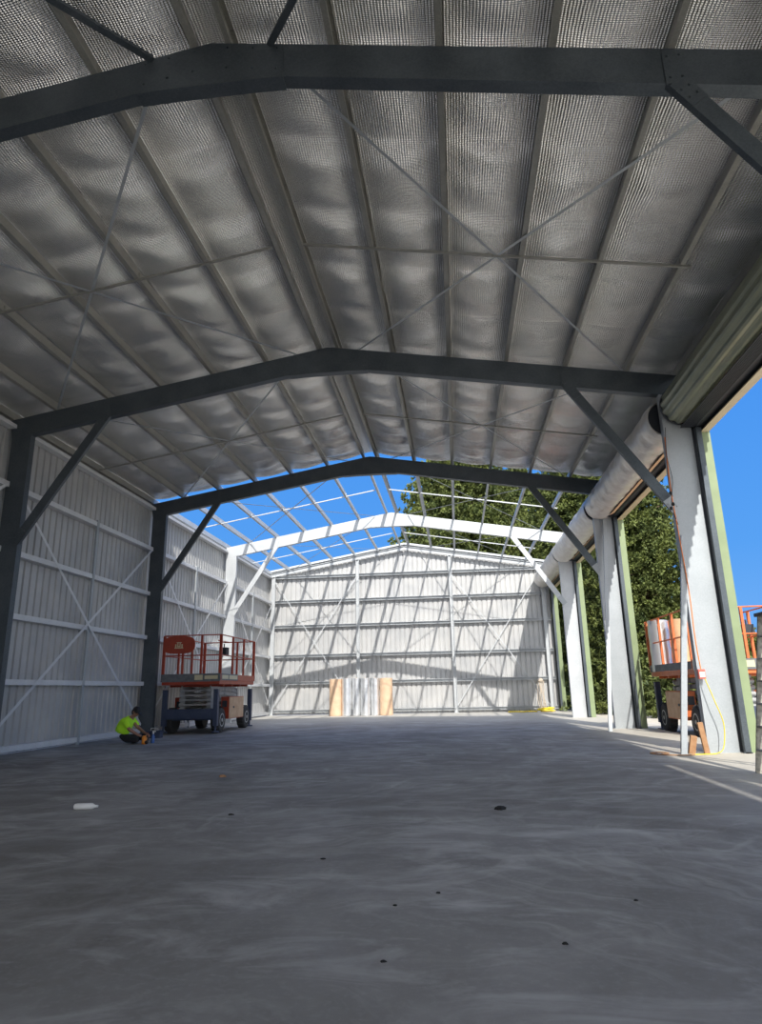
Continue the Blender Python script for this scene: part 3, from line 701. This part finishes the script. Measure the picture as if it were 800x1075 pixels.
skin_obj('shirt', [(-.13, 0, .23, (.17, .20)), (-.10, 0, .34, (.17, .20)), (-.04, 0, .46, (.16, .20)), (.04, 0, .575, (.12, .16)), (.095, 0, .625, (.07, .08)),
                   (.065, -.19, .55, .078), (.135, -.245, .44, .072), (.17, -.25, .385, .07),
                   (.065, .19, .55, .078), (.14, .235, .45, .072), (.18, .235, .40, .07)],
         [(0, 1), (1, 2), (2, 3), (3, 4), (3, 5), (5, 6), (6, 7), (3, 8), (8, 9), (9, 10)], 'hivis', person)
# head: tilted forward and down
mb = MB(); mb.ell((0, 0, 0), (.095, .075, .115), 18, 12); mb.ell((.02, 0, -.06), (.07, .055, .07), 14, 9); mb.ell((.098, 0, -.02), (.02, .014, .022), 8, 6)
for s in (-1, 1): mb.ell((-.005, s * .078, -.01), (.018, .01, .03), 8, 6)
for s in (-1, 1): mb.ell((.082, s * .03, .012), (.012, .016, .009), 8, 6)
mb.ell((.088, 0, -.062), (.012, .026, .008), 8, 5)
HM = Matrix.Translation((.215, 0, .765)) @ Matrix.Rotation(math.radians(38), 4, 'Y') @ Matrix.Rotation(math.radians(-12), 4, 'Z')
hd = mb.build('head', 'skin', smooth=True); hd.data.transform(HM); hd.parent = person
mb = MB(); mb.ell((-.025, 0, -.01), (.088, .081, .105), 16, 10); hr = mb.build('hair', 'cap', smooth=True); hr.data.transform(HM); hr.parent = person
mb = MB(); mb.ell((-.008, 0, .035), (.108, .09, .098), 20, 12)
pr = []
for i in range(13):
    a = -PI / 2 + PI * i / 12; pr.append((.085 + .10 * math.cos(a), .078 * math.sin(a)))
mb.add([(x, y_, .035) for x, y_ in pr] + [(x, y_, .05) for x, y_ in pr], [tuple(range(13)), tuple(range(13, 26))[::-1]] + [(i, (i + 1) % 13, (i + 1) % 13 + 13, i + 13) for i in range(13)])
cp = mb.build('cap', 'cap', smooth=True); cp.data.transform(HM); cp.parent = person
# hands: palm + 4 fingers + thumb, curled over the work
def hand(wrist, d, side):
    w = V(wrist); d = V(d).normalized(); up = V((0, 0, 1)); lat = d.cross(up).normalized() * side; dn = lat.cross(d).normalized()
    if dn.z > 0: dn = -dn
    js = [(*w, .024), (*(w + d * .05), (.018, .036)), (*(w + d * .085), (.014, .036))]; es = [(0, 1), (1, 2)]
    o = skin_obj('hand', js, es, 'skin', person, 1)
    for i, (off, ln) in enumerate(((-.03, .062), (-.010, .072), (.011, .068), (.031, .052))):
        p = w + d * .075 + lat * off
        skin_obj('finger', [(*p, .0095), (*(p + d * ln * .45 + dn * .006), .009), (*(p + d * ln * .75 + dn * .03), .0085), (*(p + d * ln * .80 + dn * .055), .0075)], [(0, 1), (1, 2), (2, 3)], 'skin', o, 1)
    p = w + d * .025 - lat * .03
    skin_obj('thumb', [(*p, .012), (*(p + d * .03 - lat * .022 + dn * .012), .011), (*(p + d * .058 - lat * .018 + dn * .03), .009)], [(0, 1), (1, 2)], 'skin', o, 1)
hand((.47, -.12, .18), (.9, .2, -.35), 1); hand((.49, .07, .24), (.9, -.2, -.4), -1)
for (x, y_, a) in ((.16, .07, 2.6), (.64, -.20, -1.2)):
    mb = MB(); mb.ell((0, 0, 0), (.135, .048, .045), 14, 8); mb.ell((-.06, 0, .03), (.06, .045, .05), 12, 8)
    o = mb.build('boot', 'boot', smooth=True); o.data.transform(Matrix.Translation((x, y_, .048)) @ Matrix.Rotation(a, 4, 'Z')); o.parent = person
# things on the floor beside them
mb = MB(); mb.lathe((0, 0, 0), [(.055, 0), (.06, .01), (.062, .15), (.058, .155), (.045, .17), (.045, .2)], 18)
o = mb.build('plastic_tub', 'bucket', smooth=True); o.location = (-7.78, 16.40, 0); tag(o, 'small orange tub standing at the seated person\'s hands', 'tub')
bt = empty('spray_bottle', 'blue and white bottle on floor behind the orange tub', 'bottle', (-7.72, 16.75, 0))
mb = MB(); mb.lathe((0, 0, 0), [(.04, 0), (.042, .02), (.042, .15), (.02, .2), (.018, .23)], 16); o = mb.build('bottle_body', 'bluep', smooth=True); o.parent = bt
mb = MB(); mb.lathe((0, 0, .22), [(.022, 0), (.022, .05), (.012, .055)], 12); mb.box(-.02, .06, -.012, .012, .26, .29); o = mb.build('trigger_cap', 'white'); o.parent = bt
tl = empty('tool_box', 'small dark toolbox with white handle beside left column base', 'toolbox', (-8.55, 18.6, 0))
mb = MB(); mb.box(-.22, .22, -.1, .1, 0, .16); mb.box(-.21, .21, -.09, .09, .16, .2); o = mb.build('case', 'navy', bevel=.01); o.parent = tl
mb = MB(); mb.tube([(-.1, 0, .2), (-.1, 0, .26), (.1, 0, .26), (.1, 0, .2)], .01, 8); o = mb.build('handle', 'white'); o.parent = tl

# ------------------------------------------------------------------ cords, timber, ladder, odds
def curve_pts(ctrl, n=10):
    P = [V(c) for c in ctrl]; P = [P[0]] + P + [P[-1]]; out = []
    for i in range(1, len(P) - 2):
        for k in range(n):
            t = k / n; a, b_, c, d = P[i - 1], P[i], P[i + 1], P[i + 2]
            out.append(.5 * ((2 * b_) + (c - a) * t + (2 * a - 5 * b_ + 4 * c - d) * t * t + (3 * b_ - a - 3 * c + d) * t ** 3))
    out.append(P[-2]); return out
mb = MB(); mb.tube(curve_pts([(4.30, 12.76, 5.9), (4.26, 12.72, 4.9), (4.28, 12.68, 3.9), (4.31, 12.66, 2.8), (4.30, 12.66, 2.0), (4.33, 12.68, 1.42)]), .010, 8)
tag(mb.build('extension_cord', 'cord', smooth=True), 'orange extension cord hanging down the foremost right column', 'cord')
pb = empty('power_box', 'small red and white power box hanging on the foremost right column', 'power box', (4.34, 12.72, 1.26))
mb = MB(); mb.box(-.06, .06, -.05, .05, 0, .17); o = mb.build('casing', 'red', bevel=.01); o.parent = pb
mb = MB(); mb.box(-.045, .045, -.056, -.05, .03, .12); o = mb.build('cover', 'white'); o.parent = pb
mb = MB(); mb.tube(curve_pts([(4.37, 12.66, 1.26), (4.46, 12.62, .9), (4.56, 12.62, .5), (4.50, 12.6, .12), (4.36, 12.55, .02), (4.1, 12.5, .012), (3.9, 12.45, .012)]), .009, 8)
tag(mb.build('extension_cord', 'yellow', smooth=True), 'yellow lead looping down from the power box to the floor', 'cord')
mb = MB(); mb.tube(curve_pts([(3.95, 12.42, .014), (3.7, 12.35, .014), (3.42, 12.5, .014), (3.3, 12.75, .014), (3.5, 12.92, .014), (3.62, 12.75, .014), (3.45, 12.6, .014)]), .010, 8)
tag(mb.build('hose', 'timber', smooth=True), 'brown hose lying on the slab in front of the foremost leaning prop', 'hose')
mb = MB(); mb.tube(curve_pts([(4.33, 12.74, 6.1), (4.27, 12.70, 5.5), (4.31, 12.70, 5.0), (4.22, 12.66, 4.5), (4.30, 12.7, 4.1)]), .006, 6)
for p in ((4.23, 12.66, 4.72), (4.25, 12.66, 4.5), (4.2, 12.66, 4.42)): mb.ell(p, (.03, .012, .04), 6, 4)
tag(mb.build('loose_wire', 'black'), 'dark loose wire dangling at the top of the foremost right column', 'wire')
for (x, y_, w, h, lean, lab) in ((4.06, 12.74, .11, .30, .06, 'short tan timber offcut leaning by the prop'), (4.19, 12.74, .09, .52, -.07, 'taller reddish timber offcut beside the foremost right column')):
    mb = MB(); mb.sect((x - lean, y_, 0), (x, y_ - .03, h), [(-w / 2, -.03), (w / 2, -.03), (w / 2, .03), (-w / 2, .03)], (1, 0, 0)); tag(mb.build('timber_offcut', 'timber', bevel=.004, origin=(x, y_, 0)), lab, 'timber', 'timber offcuts')
# step ladder at the right edge
ld = empty('step_ladder', 'weathered step ladder standing at the right edge of the view', 'ladder', (3.98, 9.74, 0), None, -PI / 2)
for s in (-1, 1):
    mb = MB(); mb.bar((s * .28, 0, 0), (s * .19, .32, 2.1), .075, .03, (0, 1, 0)); o = mb.build('rail', 'aged'); o.parent = ld
    mb = MB(); mb.bar((s * .28, .95, 0), (s * .20, .40, 2.08), .05, .025, (0, 1, 0)); o = mb.build('rear_rail', 'aged'); o.parent = ld
for i in range(1, 7):
    z = i * .3; t = z / 2.1; xx = .28 - .09 * t; mb = MB(); mb.box(-xx, xx, .32 * t - .04, .32 * t + .04, z - .012, z + .012); o = mb.build('tread', 'rim' if i % 2 else 'aged'); o.parent = ld
mb = MB(); mb.box(-.22, .22, .24, .46, 2.08, 2.13); o = mb.build('top_cap', 'dark', bevel=.008); o.parent = ld
mb = MB(); mb.bar((-.25, .75, .5), (.25, .75, .5), .03, .02); mb.bar((-.23, .6, 1.2), (.23, .6, 1.2), .03, .02); o = mb.build('rear_brace', 'aged'); o.parent = ld
# rope bundle and yellow straps in the back right corner
mb = MB()
for i in range(7):
    x = 3.85 + .05 * i + .02 * (i % 2)
    mb.tube(curve_pts([(x, 33.88, 1.42), (x + .05 * math.sin(i), 33.85, 1.0), (x - .04 * math.cos(i), 33.84, .5 + .05 * i), (x + .04, 33.85, .15)]), .016, 6)
mb.ell((4.0, 33.86, 1.46), (.13, .06, .1), 10, 7)
tag(mb.build('rope_bundle', 'rope', smooth=True), 'pale rope bundle hanging from the end wall girt by the last jamb', 'rope')
mb = MB(); pts = []
for i in range(60):
    a = i * .55; r = .22 + .1 * math.sin(i * .7); pts.append((4.05 + r * 1.3 * math.cos(a), 33.0 + r * math.sin(a), .03 + .0028 * i))
mb.tube(pts, .028, 6); tag(mb.build('strap_coil', 'yellow', smooth=True), 'coiled yellow lifting strap on floor in the back right corner', 'strap')
mb = MB(); mb.tube(curve_pts([(3.65, 33.1, .03), (3.3, 33.3, .03), (3.0, 33.0, .03), (2.7, 33.25, .03), (2.3, 33.1, .03)]), .035, 6)
tag(mb.build('yellow_strap', 'yellow', smooth=True), 'loose yellow strap lying along the end wall, left of the coil', 'strap')
# floor litter
mb = MB(); mb.tube([(0, 0, .033), (.03, 0, .033), (.19, .02, .033), (.22, .023, .033), (.25, .026, .033)], [.028, .033, .032, .014, .013], 12)
o = mb.build('plastic_bottle', 'white', smooth=True); o.location = (-4.2, 7.3, 0); tag(o, 'clear pale plastic bottle lying on the floor at left', 'bottle')
litter = [(.36, 7.28, .055, .035, 'black lump on the concrete right of the middle'), (-2.35, 7.0, .03, .012, 'dark chip left of the middle of the floor'), (-3.5, 10.0, .05, .03, 'small brown lump nearer the left wall than the bottle'),
          (.45, 3.66, .014, .01, 'tiny dark scrap in the right foreground'), (-.18, 4.45, .014, .008, 'tiny dark scrap in the middle foreground'), (-.42, 4.2, .012, .008, 'tiny dark scrap left of the middle foreground'),
          (-1.05, 5.25, .02, .008, 'flat dark scrap beyond the trowel swirl'), (.95, 4.35, .012, .008, 'tiny dark scrap near the right foreground swirl'), (-.4, 3.4, .014, .008, 'dark crumb on the near floor')]
for i, (x, y_, r, h, lab) in enumerate(litter):
    mb = MB()
    n = 9; vs = []
    for lv, (sc, zz) in enumerate(((1, 0), (.95, h * .6), (.5, h))):
        for k in range(n):
            a = 2 * PI * k / n; rr = r * sc * (1 + .25 * math.sin(3 * a + i + lv)); vs.append((rr * math.cos(a), rr * .6 * math.sin(a), zz))
    fs = [tuple(range(n))[::-1], tuple(range(2 * n, 3 * n))] + [(l * n + k, l * n + (k + 1) % n, (l + 1) * n + (k + 1) % n, (l + 1) * n + k) for l in range(2) for k in range(n)]
    mb.add(vs, fs); o = mb.build('debris_scrap', 'black' if i != 2 else 'timber'); o.location = (x, y_, 0); tag(o, lab, 'debris', 'scraps on the floor')

# ------------------------------------------------------------------ trees
def foliage_mesh(name, H, R, nb, seed, base=.08, leafs=7, shape=1.0, ls=.34):
    rng = np.random.default_rng(seed); allv = []
    for i in range(nb):
        h = base + (1 - base) * (i + rng.random()) / nb
        prof = (math.sin(PI * min(1, (h * .62 + .26) ** 1.0)) ** .8) if shape == 1 else (1 - h) ** .75 * 1.05
        Lb = R * max(.12, prof) * rng.uniform(.75, 1.12); az = rng.random() * 2 * PI
        d = np.array([math.cos(az), math.sin(az), 0]); z0 = h * H
        nt = int(6 + 9 * Lb / R)
        for k in range(nt):
            t = (k + .6) / nt; t = t ** .75
            c = d * Lb * t + np.array([0, 0, z0 + Lb * (.18 * t - .32 * t * t)])
            side = np.array([-d[1], d[0], 0]) * rng.normal(0, .12 * Lb + .1) * t ** .5
            c = c + side + rng.normal(0, .10, 3)
            n = leafs
            dirs = rng.normal(0, 1, (n, 3)) * .75 + d * .9 + np.array([0, 0, .25]); dirs /= np.linalg.norm(dirs, axis=1)[:, None]
            q = rng.normal(0, 1, (n, 3)); w = np.cross(dirs, q); w /= np.linalg.norm(w, axis=1)[:, None]
            ln = rng.uniform(.6, 1.25, (n, 1)) * ls; wd = ln * .17
            p0 = c - w * wd * .5; p1 = c + w * wd * .5; tip = c + dirs * ln
            mid1 = c + dirs * ln * .5 + w * wd; mid0 = c + dirs * ln * .5 - w * wd
            allv.append(np.stack([np.broadcast_to(c, mid0.shape), mid0, tip, mid1], 1).reshape(-1, 3))
    v = np.concatenate(allv); nf = len(v) // 4
    me = bpy.data.meshes.new(name); me.vertices.add(len(v)); me.vertices.foreach_set('co', v.astype('f').ravel())
    me.loops.add(nf * 4); me.loops.foreach_set('vertex_index', np.arange(nf * 4, dtype='i')); me.polygons.add(nf)
    me.polygons.foreach_set('loop_start', np.arange(0, nf * 4, 4, dtype='i')); me.update(calc_edges=True); me.validate(); me.materials.append(M['leaf'])
    return me
def tree(name, me, H, r, loc, label, sc=1, rz=0, group=None):
    root = empty(name, label, 'tree', loc, group, rz); root.scale = (sc, sc, sc)
    o = bpy.data.objects.new('foliage', me); COL.objects.link(o); o.parent = root
    mb = MB(); mb.tube([(0, 0, -.2), (.05, 0, H * .3), (0, .08, H * .65), (0, 0, H * .97)], [r, r * .75, r * .4, r * .08], 10)
    for i in range(22):
        h = .12 + .8 * i / 22; a = i * 2.4; L_ = 2.6 * (1 - h) + .6
        mb.tube([(0, 0, H * h), (L_ * math.cos(a), L_ * math.sin(a), H * h + .1 * L_)], [r * .18, r * .05], 5)
    t = mb.build('trunk', 'bark'); t.parent = root
    return root
big = foliage_mesh('big_crown', 17, 5.2, 1250, 3, base=.02, ls=.24, leafs=24)
cone = foliage_mesh('cone_crown', 14, 3.9, 1100, 5, base=.02, shape=0, ls=.18, leafs=26)
bushm = foliage_mesh('bush_crown', 2.6, 2.0, 120, 9, base=.05, ls=.22, leafs=8)
tree('pine_tree', big, 17, .4, (.8, 47, -.3), 'broad dark green tree rising behind the end wall', 1.08, 0)
tree('pine_tree', big, 17, .4, (8.6, 43, -.3), 'tall green tree seen over the end wall beside the last right columns', .95, 2.0)
tree('pine_tree', cone, 14, .35, (9.2, 33, -.3), 'tall conifer between the second and foremost right columns', 1.04, 1.0)
tree('pine_tree', big, 17, .4, (4.8, 54, -.3), 'tree filling the gap between the two trees over the end wall', 1.12, 1.2)
for i, (x, y_, s, lab) in enumerate(((7.2, 37.5, 1.0, 'low bush beyond the end wall corner'), (8.3, 30.5, 1.0, 'low bush seen between third and second right columns'), (8.9, 26.8, .9, 'low bush behind the outdoor lift'), (11.5, 27.5, 1.05, 'low bush right of the tall conifer'), (12.6, 24.0, .8, 'low bush at the right behind the outdoor lift basket'))):
    r_ = empty('bush', lab, 'bush', (x, y_, -.1), 'bushes along the right side', i * 1.3); r_.scale = (s, s, s * 1.1)
    o = bpy.data.objects.new('foliage', bushm); COL.objects.link(o); o.parent = r_
    mb = MB(); 
    for k in range(5): mb.tube([(0, 0, 0), (.5 * math.cos(k * 1.3), .5 * math.sin(k * 1.3), 1.3)], [.04, .02], 6)
    t = mb.build('stem', 'bark'); t.parent = r_

# ------------------------------------------------------------------ light and camera
SUN = V((-.225, 1, -.81)).normalized()
l = bpy.data.lights.new('sun', 'SUN'); l.energy = 4.5; l.angle = math.radians(.53); l.color = (1, .965, .90)
so = bpy.data.objects.new('sun', l); COL.objects.link(so); so.rotation_euler = SUN.to_track_quat('-Z', 'Y').to_euler()
w = bpy.data.worlds.new('sky'); scene.world = w; w.use_nodes = True; nt = w.node_tree; bg = nt.nodes['Background']
tc = nt.nodes.new('ShaderNodeTexCoord'); sx = nt.nodes.new('ShaderNodeSeparateXYZ'); nt.links.new(tc.outputs['Generated'], sx.inputs[0])
r = nt.nodes.new('ShaderNodeValToRGB'); nt.links.new(sx.outputs['Z'], r.inputs['Fac'])
e = r.color_ramp.elements; e[0].position = 0; e[0].color = (.17, .41, .82, 1); e[1].position = 1; e[1].color = (.035, .18, .68, 1)
q = e.new(.18); q.color = (.088, .32, .80, 1); q = e.new(.5); q.color = (.046, .245, .77, 1)
# brighter, whiter sky around the sun (behind the camera)
dn = nt.nodes.new('ShaderNodeVectorMath'); dn.operation = 'DOT_PRODUCT'; dn.inputs[1].default_value = tuple(-SUN); nt.links.new(tc.outputs['Generated'], dn.inputs[0])
mr = nt.nodes.new('ShaderNodeMapRange'); mr.inputs['From Min'].default_value = .0; mr.inputs['From Max'].default_value = 1; mr.interpolation_type = 'SMOOTHERSTEP'; nt.links.new(dn.outputs['Value'], mr.inputs['Value'])
mx = nt.nodes.new('ShaderNodeMix'); mx.data_type = 'RGBA'; nt.links.new(mr.outputs['Result'], mx.inputs['Factor']); nt.links.new(r.outputs['Color'], mx.inputs['A']); mx.inputs['B'].default_value = (1.5, 1.56, 1.65, 1)
nt.links.new(mx.outputs['Result'], bg.inputs['Color']); bg.inputs['Strength'].default_value = 1.0

f, pitch, yaw, roll = 690.51, .26277, -.10786, -.02057
F = V((math.sin(yaw) * math.cos(pitch), math.cos(yaw) * math.cos(pitch), math.sin(pitch))); R0 = V((math.cos(yaw), -math.sin(yaw), 0)); U0 = R0.cross(F)
R = R0 * math.cos(roll) + U0 * math.sin(roll); U = -R0 * math.sin(roll) + U0 * math.cos(roll)
cd = bpy.data.cameras.new('camera'); cam = bpy.data.objects.new('camera', cd); COL.objects.link(cam)
cam.matrix_world = Matrix(((R.x, U.x, -F.x, 0), (R.y, U.y, -F.y, 0), (R.z, U.z, -F.z, 1.2), (0, 0, 0, 1)))
cd.sensor_fit = 'VERTICAL'; cd.sensor_height = 36; cd.lens = 36 * f / 1075; cd.clip_end = 600
scene.camera = cam
vs_ = scene.view_settings; vs_.view_transform = 'Standard'; vs_.look = 'None'; vs_.gamma = 1; vs_.exposure = .18; vs_.use_curve_mapping = False
